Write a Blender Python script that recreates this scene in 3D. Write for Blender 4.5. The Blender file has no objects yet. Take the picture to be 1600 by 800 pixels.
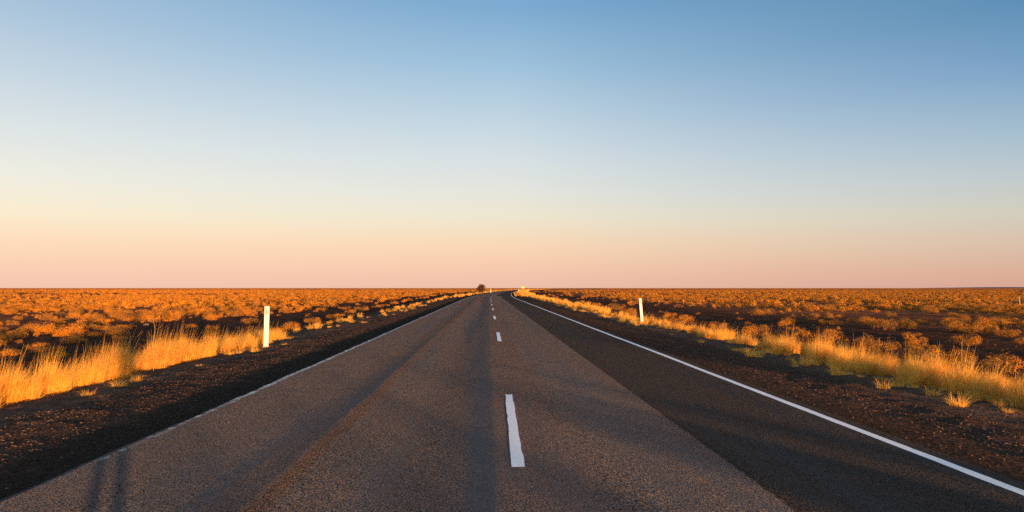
import bpy, bmesh, math, random
import numpy as np
from mathutils import Vector, Matrix

SC = bpy.context.scene
COL = SC.collection
rad = math.radians
random.seed(7)

# ------------------------------------------------------------------ camera
F = 1000.0                      # focal length in pixels of the 1600 px photo
CAM_H = 1.43
cam_d = bpy.data.cameras.new('camera')
cam_d.sensor_width = 36.0
cam_d.lens = 36.0 * F / 1600.0
cam_d.clip_start = 0.05
cam_d.clip_end = 40000
cam = bpy.data.objects.new('camera', cam_d)
COL.objects.link(cam)
cam.location = (0, 0, CAM_H)
cam.rotation_euler = (rad(90) + math.atan(50.0 / F), 0, -math.atan(37.0 / F))
SC.camera = cam

# ------------------------------------------------------------------ world, sun, exposure
SUN_EL = 1.7                    # degrees
SUN_AZ = 28.0                   # sun stands behind the camera, this far right of the road axis
SKY_STRENGTH = 0.1
SC.view_settings.view_transform = 'Standard'
SC.view_settings.look = 'None'
SC.view_settings.gamma = 1
EXPOSURE = 1.3
SC.view_settings.exposure = EXPOSURE
SC.view_settings.use_curve_mapping = False
SC.cycles.use_denoising = False

world = bpy.data.worlds.new('World')
SC.world = world
world.use_nodes = True
nt = world.node_tree
nt.nodes.clear()


def N(nt, typ, **kw):
    n = nt.nodes.new(typ)
    for k, v in kw.items():
        if k == 'ins':
            for a, b in v.items():
                n.inputs[a].default_value = b
        else:
            setattr(n, k, v)
    return n


def L(nt, a, b):
    nt.links.new(a, b)


def srgb(r, g, b):
    def f(c):
        c /= 255.0
        return c / 12.92 if c <= 0.04045 else ((c + 0.055) / 1.055) ** 2.4
    return (f(r), f(g), f(b), 1.0)


def ramp(nt, stops, interp='LINEAR'):
    n = nt.nodes.new('ShaderNodeValToRGB')
    n.color_ramp.interpolation = interp
    e = n.color_ramp.elements
    while len(e) > 1:
        e.remove(e[-1])
    e[0].position = stops[0][0]
    e[0].color = stops[0][1]
    for p, c in stops[1:]:
        x = e.new(p)
        x.color = c
    return n


def math_n(nt, op, a, b=None, c=None, clamp=False):
    n = nt.nodes.new('ShaderNodeMath')
    n.operation = op
    n.use_clamp = clamp
    for i, v in enumerate((a, b, c)):
        if v is None:
            continue
        if isinstance(v, (int, float)):
            n.inputs[i].default_value = v
        else:
            nt.links.new(v, n.inputs[i])
    return n.outputs[0]


def mix_c(nt, fac, a, b, mode='MIX'):
    n = nt.nodes.new('ShaderNodeMix')
    n.data_type = 'RGBA'
    n.blend_type = mode
    for i, v in ((0, fac), (6, a), (7, b)):
        if isinstance(v, (int, float)):
            n.inputs[i].default_value = v
        elif isinstance(v, tuple):
            n.inputs[i].default_value = v if len(v) == 4 else (*v, 1)
        else:
            nt.links.new(v, n.inputs[i])
    return n.outputs[2]


def mrange(nt, v, a, b, c=0.0, d=1.0, smooth=True):
    n = nt.nodes.new('ShaderNodeMapRange')
    n.interpolation_type = 'SMOOTHSTEP' if smooth else 'LINEAR'
    nt.links.new(v, n.inputs[0])
    for i, x in ((1, a), (2, b), (3, c), (4, d)):
        n.inputs[i].default_value = x
    return n.outputs[0]


sky = N(nt, 'ShaderNodeTexSky', sky_type='NISHITA', sun_disc=False)
sky.sun_elevation = rad(SUN_EL)
sky.sun_rotation = rad(180 - SUN_AZ)
sky.air_density = 1.0
sky.dust_density = 1.5
sky.ozone_density = 1.5
tc = N(nt, 'ShaderNodeTexCoord')
sep = N(nt, 'ShaderNodeSeparateXYZ')
L(nt, tc.outputs['Generated'], sep.inputs[0])
# elevation of the view direction, 0 at the horizon, 1 at 90 degrees
el = math_n(nt, 'DIVIDE', math_n(nt, 'ARCSINE', sep.outputs[2]), math.pi / 2)
K = 2 ** -EXPOSURE / SKY_STRENGTH


def S(r, g, b):
    c = srgb(r, g, b)
    return (c[0], c[1], c[2], 1.0)


def sky_ramp(cols):
    return ramp(nt, [(d / 90.0, S(*c)) for d, c in cols])


r_left = sky_ramp([(0, (248, 200, 178)), (0.9, (251, 206, 180)), (3.1, (255, 221, 187)), (5.4, (252, 237, 209)),
                   (8, (240, 238, 226)), (11.1, (224, 230, 230)), (15.3, (198, 214, 226)), (19.5, (170, 196, 219)),
                   (26, (134, 174, 208)), (40, (150, 180, 208)), (90, (160, 180, 204))])
r_mid = sky_ramp([(0, (240, 192, 172)), (0.6, (243, 196, 173)), (2.3, (249, 207, 176)), (4.0, (250, 217, 184)),
                  (6.3, (240, 230, 207)), (8.5, (230, 230, 221)), (11.3, (217, 225, 228)), (14, (200, 217, 227)),
                  (19.3, (160, 195, 221)), (24.2, (124, 170, 209)), (36, (146, 176, 206)), (90, (160, 180, 204))])
r_right = sky_ramp([(0, (216, 168, 150)), (0.9, (221, 173, 151)), (3.1, (218, 193, 171)), (5.4, (210, 206, 192)),
                    (8, (190, 202, 207)), (11.1, (162, 188, 207)), (15.3, (122, 162, 200)), (19.5, (92, 142, 182)),
                    (26, (74, 124, 170)), (40, (138, 168, 198)), (90, (160, 180, 204))])
for n_ in (r_left, r_mid, r_right):
    L(nt, el, n_.inputs[0])
# azimuth blend across the part of the sky ahead
az = N(nt, 'ShaderNodeMath', operation='ARCTAN2')
L(nt, sep.outputs[0], az.inputs[0])
L(nt, sep.outputs[1], az.inputs[1])
az1 = mrange(nt, az.outputs[0], rad(-38), rad(2), 0, 1, smooth=False)
az2 = mrange(nt, az.outputs[0], rad(2), rad(42), 0, 1, smooth=False)
front = mix_c(nt, az1, r_left.outputs[0], r_mid.outputs[0])
front = mix_c(nt, az2, front, r_right.outputs[0])
kk = N(nt, 'ShaderNodeVectorMath', operation='SCALE')
L(nt, front, kk.inputs[0])
kk.inputs[3].default_value = K
# the sky texture carries the glow behind the camera; the measured gradient the sky ahead
back = mrange(nt, sep.outputs[1], -0.55, 0.10, 1.0, 0.03)
glow = N(nt, 'ShaderNodeVectorMath', operation='SCALE')
L(nt, sky.outputs[0], glow.inputs[0])
glow.inputs[3].default_value = 2.2
col = mix_c(nt, back, kk.outputs[0], glow.outputs[0])
bg = N(nt, 'ShaderNodeBackground')
bg.inputs[1].default_value = SKY_STRENGTH
L(nt, col, bg.inputs[0])
wo = N(nt, 'ShaderNodeOutputWorld')
L(nt, bg.outputs[0], wo.inputs[0])

sd = bpy.data.lights.new('sun', 'SUN')
sd.energy = 5.0
sd.angle = rad(0.8)
sd.color = (1.0, 0.445, 0.17)
sun = bpy.data.objects.new('sun', sd)
COL.objects.link(sun)
ce = math.cos(rad(SUN_EL))
LDIR = Vector((-math.sin(rad(SUN_AZ)) * ce, math.cos(rad(SUN_AZ)) * ce, -math.sin(rad(SUN_EL))))
sun.rotation_euler = LDIR.to_track_quat('-Z', 'Y').to_euler()
sun.location = (20, -40, 30)

# ------------------------------------------------------------------ helpers
rng = np.random.default_rng(11)


def mesh_np(name, verts, faces, mats, k=None, mat_index=None, smooth=False):
    """faces: (n,k) int array."""
    verts = np.asarray(verts, np.float32)
    faces = np.asarray(faces, np.int32)
    me = bpy.data.meshes.new(name)
    me.vertices.add(len(verts))
    me.vertices.foreach_set('co', verts.ravel())
    n, k = faces.shape
    me.loops.add(n * k)
    me.loops.foreach_set('vertex_index', faces.ravel())
    me.polygons.add(n)
    me.polygons.foreach_set('loop_start', np.arange(0, n * k, k, dtype=np.int32))
    me.polygons.foreach_set('loop_total', np.full(n, k, np.int32))
    if mat_index is not None:
        me.polygons.foreach_set('material_index', mat_index.astype(np.int32))
    me.polygons.foreach_set('use_smooth', np.full(n, smooth, bool))
    for m in (mats if isinstance(mats, (list, tuple)) else [mats]):
        me.materials.append(m)
    me.update(calc_edges=True)
    return me


def link(name, me, parent=None):
    o = bpy.data.objects.new(name, me)
    COL.objects.link(o)
    if parent is not None:
        o.parent = parent
    return o


def tag(o, label=None, cat=None, group=None, kind=None):
    if label:
        o['label'] = label
    if cat:
        o['category'] = cat
    if group:
        o['group'] = group
    if kind:
        o['kind'] = kind
    return o


def empty(name, loc):
    o = bpy.data.objects.new(name, None)
    COL.objects.link(o)
    o.location = loc
    return o


def hash2(ix, iy, seed):
    h = (ix * 374761393 + iy * 668265263 + seed * 974634777) & 0xffffffff
    h = ((h ^ (h >> 13)) * 1274126177) & 0xffffffff
    h = h ^ (h >> 16)
    return (h & 0xffffff) / float(0xffffff)


def vnoise(x, y, seed=0):
    x = np.asarray(x, np.float64)
    y = np.asarray(y, np.float64)
    xi = np.floor(x).astype(np.int64)
    yi = np.floor(y).astype(np.int64)
    fx = x - xi
    fy = y - yi
    fx = fx * fx * fx * (fx * (fx * 6 - 15) + 10)
    fy = fy * fy * fy * (fy * (fy * 6 - 15) + 10)
    a = hash2(xi, yi, seed)
    b = hash2(xi + 1, yi, seed)
    c = hash2(xi, yi + 1, seed)
    d = hash2(xi + 1, yi + 1, seed)
    return (a * (1 - fx) + b * fx) * (1 - fy) + (c * (1 - fx) + d * fx) * fy - 0.5


def fbm(x, y, seed=0, o=3):
    s = 0
    a = 1.0
    for i in range(o):
        s = s + a * vnoise(x * 2 ** i, y * 2 ** i, seed + i * 17)
        a *= 0.5
    return s


# road centre shift to the right with distance
CY = np.array([-400, 0, 85, 112, 170, 260, 400, 600, 900, 1400, 2200, 9000.])
CX = np.array([0, 0, 0, 0.35, 2.3, 6.8, 16, 40, 100, 240, 300, 300.])


def _tang():
    h = np.diff(CY)
    d = np.diff(CX) / h
    m = np.zeros(len(CY))
    for i in range(1, len(CY) - 1):
        if d[i - 1] * d[i] > 0:
            w1 = 2 * h[i] + h[i - 1]
            w2 = h[i] + 2 * h[i - 1]
            m[i] = (w1 + w2) / (w1 / d[i - 1] + w2 / d[i])
    return m


CM = _tang()


def cx(y):
    y = np.clip(np.asarray(y, np.float64), CY[0] + 1e-6, CY[-1] - 1e-6)
    i = np.clip(np.searchsorted(CY, y) - 1, 0, len(CY) - 2)
    h = CY[i + 1] - CY[i]
    t = (y - CY[i]) / h
    return ((2 * t ** 3 - 3 * t ** 2 + 1) * CX[i] + (t ** 3 - 2 * t ** 2 + t) * h * CM[i]
            + (-2 * t ** 3 + 3 * t ** 2) * CX[i + 1] + (t ** 3 - t ** 2) * h * CM[i + 1])


def smooth(a, b, x):
    t = np.clip((x - a) / (b - a), 0, 1)
    return t * t * (3 - 2 * t)


U_L, U_R = -3.43, 4.10          # asphalt edges, measured across from the camera


def h_road(u, y):
    u = np.asarray(u, np.float64)
    y = np.asarray(y, np.float64)
    z = -0.012 * np.abs(u - 0.27)
    w = 0.05 * vnoise(y * 0.05, 3.3, 5) + 0.05 * vnoise(y * 0.35, 7.3, 6)
    z = z + 0.0085 * smooth(-1.80 + w, -1.44 + w, u) - 0.0060 * smooth(-1.4, -0.4, u)      # old overlay edge
    z = z - 0.008 * np.exp(-((u + 0.45) / 0.3) ** 2)                         # rut left of centre
    z = z - 0.006 * np.exp(-((u - 1.35) / 0.35) ** 2)
    z = z - 0.007 * np.exp(-((u + 2.4) / 0.4) ** 2)
    z = z - 0.007 * smooth(2.00, 2.03, u)                                    # patch sits lower
    z = z + 0.010 * fbm(u * 0.5, y * 0.14, 21, 3) + 0.02 * vnoise(u * 0.1, y * 0.03, 8)
    z = z + 0.0035 * vnoise(u * 2.0, y * 0.7, 31)
    return z


def h_plain(u, y):
    x = u
    z = -0.52 + 0.10 * fbm(x * 0.05, y * 0.05, 40, 3) + 0.07 * vnoise(x * 0.35, y * 0.35, 41)
    far = smooth(150, 700, np.hypot(x, y))
    z = z + far * 0.5 * vnoise(x * 0.004, y * 0.004, 44)
    return z


def h_ground(u, y):
    u = np.asarray(u, np.float64)
    y = np.asarray(y, np.float64)
    u, y = np.broadcast_arrays(u, y)
    # left side profile
    ul = np.interp(-u, [3.3, 3.55, 4.1, 5.2, 6.4, 8.0, 10.5, 15, 20], [-.075, -.088, -.098, -.11, -.17, -.36, -.54, -.48, -.0])
    ur = np.interp(u, [3.95, 4.3, 5.2, 6.6, 8.2, 10.5, 15, 20], [-.065, -.085, -.11, -.16, -.26, -.50, -.52, -.0])
    side = np.where(u < 0.3, ul, ur)
    au = np.abs(u)
    plain = h_plain(u, y)
    t = smooth(11, 20, au)
    base = side * (1 - t) + plain * t
    rough = 0.035 * fbm(u * 1.1, y * 1.1, 60, 3) + 0.022 * vnoise(u * 5.1, y * 5.1, 63) + 0.010 * vnoise(u * 13, y * 13, 64)
    e = np.where(u < 0.3, smooth(3.45, 5.5, -u), smooth(4.1, 5.6, u))
    base = base + rough * e + 0.010 * vnoise(u * 4, y * 1.5, 66) * (1 - e)
    inside = (u > -3.30) & (u < 3.95)
    return np.where(inside, -0.12, base)


def h_at(u, y):
    return float(h_ground(np.array([u]), np.array([y]))[0])


def px_dir(px):
    """lateral slope X/Y of a photo column relative to the road axis"""
    return math.tan(math.atan((px - 800) / F) + math.atan(37 / F))


def grid_mesh(name, us, ys, hf, mat, off=0.0, attr=True):
    U, Y = np.meshgrid(us, ys)
    Z = hf(U, Y) + off
    X = U + cx(Y)
    v = np.stack([X, Y, Z], -1).reshape(-1, 3)
    nr, nc = U.shape
    i = np.arange(nr * nc).reshape(nr, nc)
    f = np.stack([i[:-1, :-1], i[:-1, 1:], i[1:, 1:], i[1:, :-1]], -1).reshape(-1, 4)
    me = mesh_np(name, v, f, mat, smooth=True)
    if attr:
        a = me.attributes.new('across', 'FLOAT', 'POINT')
        a.data.foreach_set('value', U.ravel().astype(np.float32))
    return me


# ------------------------------------------------------------------ materials
def new_mat(name):
    m = bpy.data.materials.new(name)
    m.use_nodes = True
    nt = m.node_tree
    nt.nodes.clear()
    out = nt.nodes.new('ShaderNodeOutputMaterial')
    p = nt.nodes.new('ShaderNodeBsdfPrincipled')
    nt.links.new(p.outputs[0], out.inputs[0])
    m.cycles.use_bump_map_correction = False
    return m, nt, p, out


def noise(nt, vec, scale, detail=2.0, rough=0.5, dim='3D'):
    n = nt.nodes.new('ShaderNodeTexNoise')
    n.noise_dimensions = dim
    n.inputs['Scale'].default_value = scale
    n.inputs['Detail'].default_value = detail
    n.inputs['Roughness'].default_value = rough
    if vec is not None:
        nt.links.new(vec, n.inputs['Vector'])
    return n.outputs['Fac']


def stretch(nt, vec, s):
    n = nt.nodes.new('ShaderNodeMapping')
    n.inputs['Scale'].default_value = s
    nt.links.new(vec, n.inputs['Vector'])
    return n.outputs[0]


def rough_normal(nt, pos, scale, strength, base=None, detail=1.0):
    """stone-scale facets: tilts the shading normal by unfiltered noise so distant gravel still catches the low sun"""
    nn = nt.nodes.new('ShaderNodeTexNoise')
    nn.inputs['Scale'].default_value = scale
    nn.inputs['Detail'].default_value = detail
    nt.links.new(pos, nn.inputs['Vector'])
    sub = nt.nodes.new('ShaderNodeVectorMath')
    sub.operation = 'SUBTRACT'
    nt.links.new(nn.outputs['Color'], sub.inputs[0])
    sub.inputs[1].default_value = (0.5, 0.5, 0.5)
    scl = nt.nodes.new('ShaderNodeVectorMath')
    scl.operation = 'SCALE'
    nt.links.new(sub.outputs[0], scl.inputs[0])
    if isinstance(strength, (int, float)):
        scl.inputs[3].default_value = strength
    else:
        nt.links.new(strength, scl.inputs[3])
    add = nt.nodes.new('ShaderNodeVectorMath')
    add.operation = 'ADD'
    nt.links.new(scl.outputs[0], add.inputs[0])
    if base is None:
        base = nt.nodes.new('ShaderNodeNewGeometry').outputs['Normal']
    nt.links.new(base, add.inputs[1])
    nrm = nt.nodes.new('ShaderNodeVectorMath')
    nrm.operation = 'NORMALIZE'
    nt.links.new(add.outputs[0], nrm.inputs[0])
    return nrm.outputs[0]


def asphalt():
    m, nt, p, out = new_mat('asphalt')
    pos = nt.nodes.new('ShaderNodeNewGeometry').outputs['Position']
    at = nt.nodes.new('ShaderNodeAttribute')
    at.attribute_name = 'across'
    u = at.outputs['Fac']
    wob = math_n(nt, 'MULTIPLY', math_n(nt, 'SUBTRACT', noise(nt, stretch(nt, pos, (0.2, 0.6, 1)), 1.0, 3), 0.5), 0.10)
    jag = math_n(nt, 'MULTIPLY', math_n(nt, 'SUBTRACT', noise(nt, pos, 9.0, 3), 0.5), 0.07)
    uw = math_n(nt, 'ADD', u, wob)
    us = math_n(nt, 'ADD', u, jag)
    patch = mrange(nt, us, 2.00, 2.02)
    # aggregate
    vor = nt.nodes.new('ShaderNodeTexVoronoi')
    vor.inputs['Scale'].default_value = 120
    nt.links.new(pos, vor.inputs['Vector'])
    cellr = nt.nodes.new('ShaderNodeSeparateColor')
    nt.links.new(vor.outputs['Color'], cellr.inputs[0])
    fine = noise(nt, pos, 260, 2, 0.7)
    med = noise(nt, pos, 45, 3, 0.6)
    stone = mrange(nt, cellr.outputs[0], 0.72, 1.0)
    big = noise(nt, stretch(nt, pos, (1.7, 0.06, 1)), 1.0, 4, 0.55)
    blotch = noise(nt, pos, 3.0, 4, 0.6)
    old = mix_c(nt, mrange(nt, big, 0.35, 0.65), (0.080, 0.088, 0.102), (0.112, 0.117, 0.130))
    old = mix_c(nt, mrange(nt, blotch, 0.40, 0.70, 0, 0.5), old, (0.128, 0.122, 0.126))
    # polished dark wheel track and oil drip band beside the centre line
    trk = math_n(nt, 'MULTIPLY', mrange(nt, uw, -1.0, -0.45), mrange(nt, uw, 0.12, 0.02))
    old = mix_c(nt, math_n(nt, 'MULTIPLY', trk, 0.5), old, (0.034, 0.035, 0.040))
    red = math_n(nt, 'MULTIPLY', mrange(nt, uw, 0.05, 0.14), mrange(nt, uw, 1.0, 0.4))
    old = mix_c(nt, math_n(nt, 'MULTIPLY', red, 0.35), old, (0.115, 0.070, 0.056))
    lip_shade = math_n(nt, 'MULTIPLY', mrange(nt, uw, -2.25, -1.72), mrange(nt, uw, -1.58, -1.66))  # shadow beside the overlay lip, painted as a darker band
    old = mix_c(nt, math_n(nt, 'MULTIPLY', lip_shade, 0.62), old, (0.040, 0.040, 0.045))
    # sunlit lip of the overlay, its warm light painted into the colour
    lip = math_n(nt, 'MULTIPLY', mrange(nt, uw, -1.64, -1.55), mrange(nt, uw, -1.38, -1.50))
    old = mix_c(nt, math_n(nt, 'MULTIPLY', lip, 0.6), old, (0.150, 0.100, 0.072))
    new = mix_c(nt, mrange(nt, big, 0.3, 0.7), (0.016, 0.019, 0.021), (0.024, 0.025, 0.025))
    base = mix_c(nt, patch, old, new)
    # seam: tar line
    seam = math_n(nt, 'MULTIPLY', mrange(nt, us, 1.985, 2.0), mrange(nt, us, 2.07, 2.03))
    base = mix_c(nt, math_n(nt, 'MULTIPLY', seam, 0.85), base, (0.012, 0.012, 0.012))
    gk = mrange(nt, patch, 0, 1, 1.0, 0.35)
    base = mix_c(nt, math_n(nt, 'MULTIPLY', gk, math_n(nt, 'MULTIPLY', stone, mrange(nt, fine, 0.3, 0.7, 0.15, 0.75))), base, (0.21, 0.17, 0.145))
    base = mix_c(nt, mrange(nt, fine, 0.62, 0.40, 0, 0.65), base, (0.018, 0.018, 0.02))
    # coarse grain seen from standing height
    gr = noise(nt, pos, 34, 5, 0.85)
    base = mix_c(nt, math_n(nt, 'MULTIPLY', gk, mrange(nt, gr, 0.50, 0.72, 0, 0.38)), base, (0.20, 0.17, 0.155))
    base = mix_c(nt, mrange(nt, gr, 0.48, 0.30, 0, 0.5), base, (0.020, 0.019, 0.021))
    # pits and cracks
    cr = nt.nodes.new('ShaderNodeTexVoronoi')
    cr.feature = 'DISTANCE_TO_EDGE'
    cr.inputs['Scale'].default_value = 0.42
    wv = nt.nodes.new('ShaderNodeVectorMath')
    wv.operation = 'MULTIPLY_ADD'
    nn = nt.nodes.new('ShaderNodeTexNoise')
    nn.inputs['Scale'].default_value = 2.5
    nn.inputs['Detail'].default_value = 5
    nt.links.new(pos, nn.inputs['Vector'])
    nt.links.new(nn.outputs['Color'], wv.inputs[0])
    wv.inputs[1].default_value = (0.9, 0.9, 0.0)
    nt.links.new(pos, wv.inputs[2])
    nt.links.new(wv.outputs[0], cr.inputs['Vector'])
    crack = math_n(nt, 'MULTIPLY', mrange(nt, cr.outputs['Distance'], 0.006, 0.002), mrange(nt, noise(nt, pos, 0.8, 2), 0.55, 0.66))
    pit = math_n(nt, 'MULTIPLY', mrange(nt, noise(nt, pos, 11, 3, 0.6), 0.70, 0.74), mrange(nt, noise(nt, pos, 0.7, 2), 0.48, 0.60))
    dark = math_n(nt, 'MAXIMUM', math_n(nt, 'MULTIPLY', crack, 0.5), pit)
    base = mix_c(nt, math_n(nt, 'MULTIPLY', dark, 0.75), base, (0.012, 0.011, 0.011))
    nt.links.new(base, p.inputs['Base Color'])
    p.inputs['Roughness'].default_value = 0.9
    p.inputs['Specular IOR Level'].default_value = 0.25
    # coarse stone relief: what catches the low sun
    hgt = math_n(nt, 'ADD', math_n(nt, 'MULTIPLY', fine, 0.5), math_n(nt, 'MULTIPLY', vor.outputs['Distance'], -0.9))
    hgt = math_n(nt, 'ADD', hgt, math_n(nt, 'MULTIPLY', med, 0.6))
    hgt = math_n(nt, 'SUBTRACT', hgt, math_n(nt, 'MULTIPLY', dark, 1.2))
    st = math_n(nt, 'SUBTRACT', mrange(nt, big, 0.36, 0.62, 0.42, 0.95), math_n(nt, 'MULTIPLY', trk, 0.32))
    st = math_n(nt, 'ADD', st, math_n(nt, 'MULTIPLY', lip, 0.35))
    st = math_n(nt, 'SUBTRACT', st, math_n(nt, 'MULTIPLY', lip_shade, 0.30))
    st = math_n(nt, 'MULTIPLY', st, mrange(nt, patch, 0, 1, 1.0, 0.7))
    bmp = nt.nodes.new('ShaderNodeBump')
    bmp.inputs['Distance'].default_value = 0.008
    nt.links.new(st, bmp.inputs['Strength'])
    nt.links.new(hgt, bmp.inputs['Height'])
    nt.links.new(rough_normal(nt, pos, 90, math_n(nt, 'MULTIPLY', st, 8.5), bmp.outputs[0]), p.inputs['Normal'])
    return m


def ground_mat():
    m, nt, p, out = new_mat('soil')
    pos = nt.nodes.new('ShaderNodeNewGeometry').outputs['Position']
    at = nt.nodes.new('ShaderNodeAttribute')
    at.attribute_name = 'across'
    u = at.outputs['Fac']
    n1 = noise(nt, pos, 0.5, 4)
    n2 = noise(nt, pos, 5.0, 4, 0.6)
    n3 = noise(nt, pos, 45.0, 3, 0.7)
    n4 = noise(nt, pos, 0.09, 4)
    vor = nt.nodes.new('ShaderNodeTexVoronoi')
    vor.inputs['Scale'].default_value = 60
    nt.links.new(pos, vor.inputs['Vector'])
    sc_ = nt.nodes.new('ShaderNodeSeparateColor')
    nt.links.new(vor.outputs['Color'], sc_.inputs[0])
    uw = math_n(nt, 'ADD', u, math_n(nt, 'MULTIPLY', math_n(nt, 'SUBTRACT', n2, 0.5), 1.3))
    uw = math_n(nt, 'ADD', uw, math_n(nt, 'MULTIPLY', math_n(nt, 'SUBTRACT', n1, 0.5), 1.0))
    plain = mix_c(nt, mrange(nt, n1, 0.35, 0.65), (0.16, 0.055, 0.022), (0.09, 0.040, 0.022))
    plain = mix_c(nt, mrange(nt, n4, 0.45, 0.62, 0, 0.6), plain, (0.24, 0.10, 0.035))
    gravel = mix_c(nt, mrange(nt, n2, 0.35, 0.65), (0.050, 0.033, 0.024), (0.027, 0.018, 0.014))
    outer = mix_c(nt, mrange(nt, n2, 0.35, 0.65), (0.105, 0.074, 0.054), (0.055, 0.039, 0.029))
    ditch = mix_c(nt, mrange(nt, n2, 0.40, 0.60), (0.050, 0.022, 0.012), (0.022, 0.013, 0.009))  # bare soil painted darker to hold the shade along the roadside strips
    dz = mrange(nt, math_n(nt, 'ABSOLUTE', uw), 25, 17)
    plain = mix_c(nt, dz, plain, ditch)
    stc = mix_c(nt, sc_.outputs[1], (0.12, 0.088, 0.070), (0.22, 0.15, 0.11))
    pebble = math_n(nt, 'MULTIPLY', mrange(nt, sc_.outputs[0], 0.78, 0.86), mrange(nt, vor.outputs['Distance'], 0.5, 0.3))
    tar = mix_c(nt, n3, (0.009, 0.008, 0.007), (0.022, 0.017, 0.014))
    # left: tar-black apron then gravel then outer gravel then plain
    left = mix_c(nt, mrange(nt, uw, -3.8, -4.5), tar, gravel)
    left = mix_c(nt, mrange(nt, uw, -5.1, -5.9), left, outer)
    left = mix_c(nt, mrange(nt, uw, -7.0, -9.5), left, plain)
    right = mix_c(nt, mrange(nt, uw, 4.25, 4.6), mix_c(nt, 0.5, tar, gravel), gravel)
    right = mix_c(nt, mrange(nt, uw, 5.6, 6.4), right, outer)
    right = mix_c(nt, mrange(nt, uw, 8.0, 10.5), right, plain)
    base = mix_c(nt, mrange(nt, u, 0.0, 0.5), left, right)
    mid = mrange(nt, math_n(nt, 'ABSOLUTE', u), 4.2, 5.0, 0.12, 0.8)
    base = mix_c(nt, math_n(nt, 'MULTIPLY', pebble, mid), base, stc)
    base = mix_c(nt, mrange(nt, n3, 0.55, 0.35, 0, 0.5), base, (0.018, 0.012, 0.010))
    # far away the low scrub merges with the soil
    geo = nt.nodes.new('ShaderNodeSeparateXYZ')
    nt.links.new(pos, geo.inputs[0])
    far = mrange(nt, geo.outputs[1], 350, 1300)
    fc = mix_c(nt, mrange(nt, noise(nt, stretch(nt, pos, (0.03, 0.012, 1)), 1.0, 5, 0.65), 0.35, 0.65),
               (0.36, 0.17, 0.045), (0.20, 0.10, 0.035))
    base = mix_c(nt, far, base, fc)
    nt.links.new(base, p.inputs['Base Color'])
    p.inputs['Roughness'].default_value = 0.95
    p.inputs['Specular IOR Level'].default_value = 0.1
    h = math_n(nt, 'ADD', math_n(nt, 'MULTIPLY', n3, 0.6), math_n(nt, 'MULTIPLY', n2, 0.8))
    h = math_n(nt, 'ADD', h, math_n(nt, 'MULTIPLY', pebble, 0.5))
    b = nt.nodes.new('ShaderNodeBump')
    b.inputs['Strength'].default_value = 0.8
    b.inputs['Distance'].default_value = 0.03
    nt.links.new(h, b.inputs['Height'])
    # scrub roughness for the far plain
    h2 = noise(nt, pos, 0.25, 5, 0.7)
    b2 = nt.nodes.new('ShaderNodeBump')
    b2.inputs['Distance'].default_value = 3.0
    nt.links.new(far, b2.inputs['Strength'])
    nt.links.new(h2, b2.inputs['Height'])
    nt.links.new(b.outputs[0], b2.inputs['Normal'])
    nt.links.new(rough_normal(nt, pos, 30, 3.4, b2.outputs[0], 2.0), p.inputs['Normal'])
    return m


def paint_mat(name, wear, colr=(0.74, 0.75, 0.76)):
    m, nt, p, out = new_mat(name)
    pos = nt.nodes.new('ShaderNodeNewGeometry').outputs['Position']
    n1 = noise(nt, pos, 140, 3, 0.7)
    n2 = noise(nt, pos, 9, 4, 0.65)
    at = nt.nodes.new('ShaderNodeAttribute')
    at.attribute_name = 'edge'
    w = math_n(nt, 'ADD', math_n(nt, 'MULTIPLY', n1, 0.55), math_n(nt, 'MULTIPLY', n2, 0.45))
    w = math_n(nt, 'ADD', w, math_n(nt, 'MULTIPLY', at.outputs['Fac'], 0.16))
    base = mix_c(nt, mrange(nt, noise(nt, pos, 30, 4), 0.3, 0.7, 0.0, 0.25), (*colr, 1), (colr[0] * 0.62, colr[1] * 0.60, colr[2] * 0.58, 1))
    nt.links.new(base, p.inputs['Base Color'])
    p.inputs['Roughness'].default_value = 0.7
    b = nt.nodes.new('ShaderNodeBump')
    b.inputs['Strength'].default_value = 0.5
    b.inputs['Distance'].default_value = 0.003
    nt.links.new(n1, b.inputs['Height'])
    nt.links.new(b.outputs[0], p.inputs['Normal'])
    tr = nt.nodes.new('ShaderNodeBsdfTransparent')
    mx = nt.nodes.new('ShaderNodeMixShader')
    nt.links.new(mrange(nt, w, wear, wear + 0.05), mx.inputs[0])
    nt.links.new(p.outputs[0], mx.inputs[1])
    nt.links.new(tr.outputs[0], mx.inputs[2])
    nt.links.new(mx.outputs[0], out.inputs[0])
    return m


def foliage_mat(name, c1, c2, c3, scale=0.35, transl=0.0, zdry=None):
    m, nt, p, out = new_mat(name)
    pos = nt.nodes.new('ShaderNodeNewGeometry').outputs['Position']
    n1 = noise(nt, pos, scale, 2)
    n2 = noise(nt, pos, 9.0, 3, 0.7)
    base = mix_c(nt, mrange(nt, n1, 0.36, 0.64), c1, c2)
    base = mix_c(nt, mrange(nt, n2, 0.40, 0.68, 0, 0.7), base, c3)
    nt.links.new(base, p.inputs['Base Color'])
    p.inputs['Roughness'].default_value = 0.75
    p.inputs['Specular IOR Level'].default_value = 0.2
    if transl:
        t = nt.nodes.new('ShaderNodeBsdfTranslucent')
        nt.links.new(base, t.inputs[0])
        mx = nt.nodes.new('ShaderNodeMixShader')
        mx.inputs[0].default_value = transl
        nt.links.new(p.outputs[0], mx.inputs[1])
        nt.links.new(t.outputs[0], mx.inputs[2])
        nt.links.new(mx.outputs[0], out.inputs[0])
    return m


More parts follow.
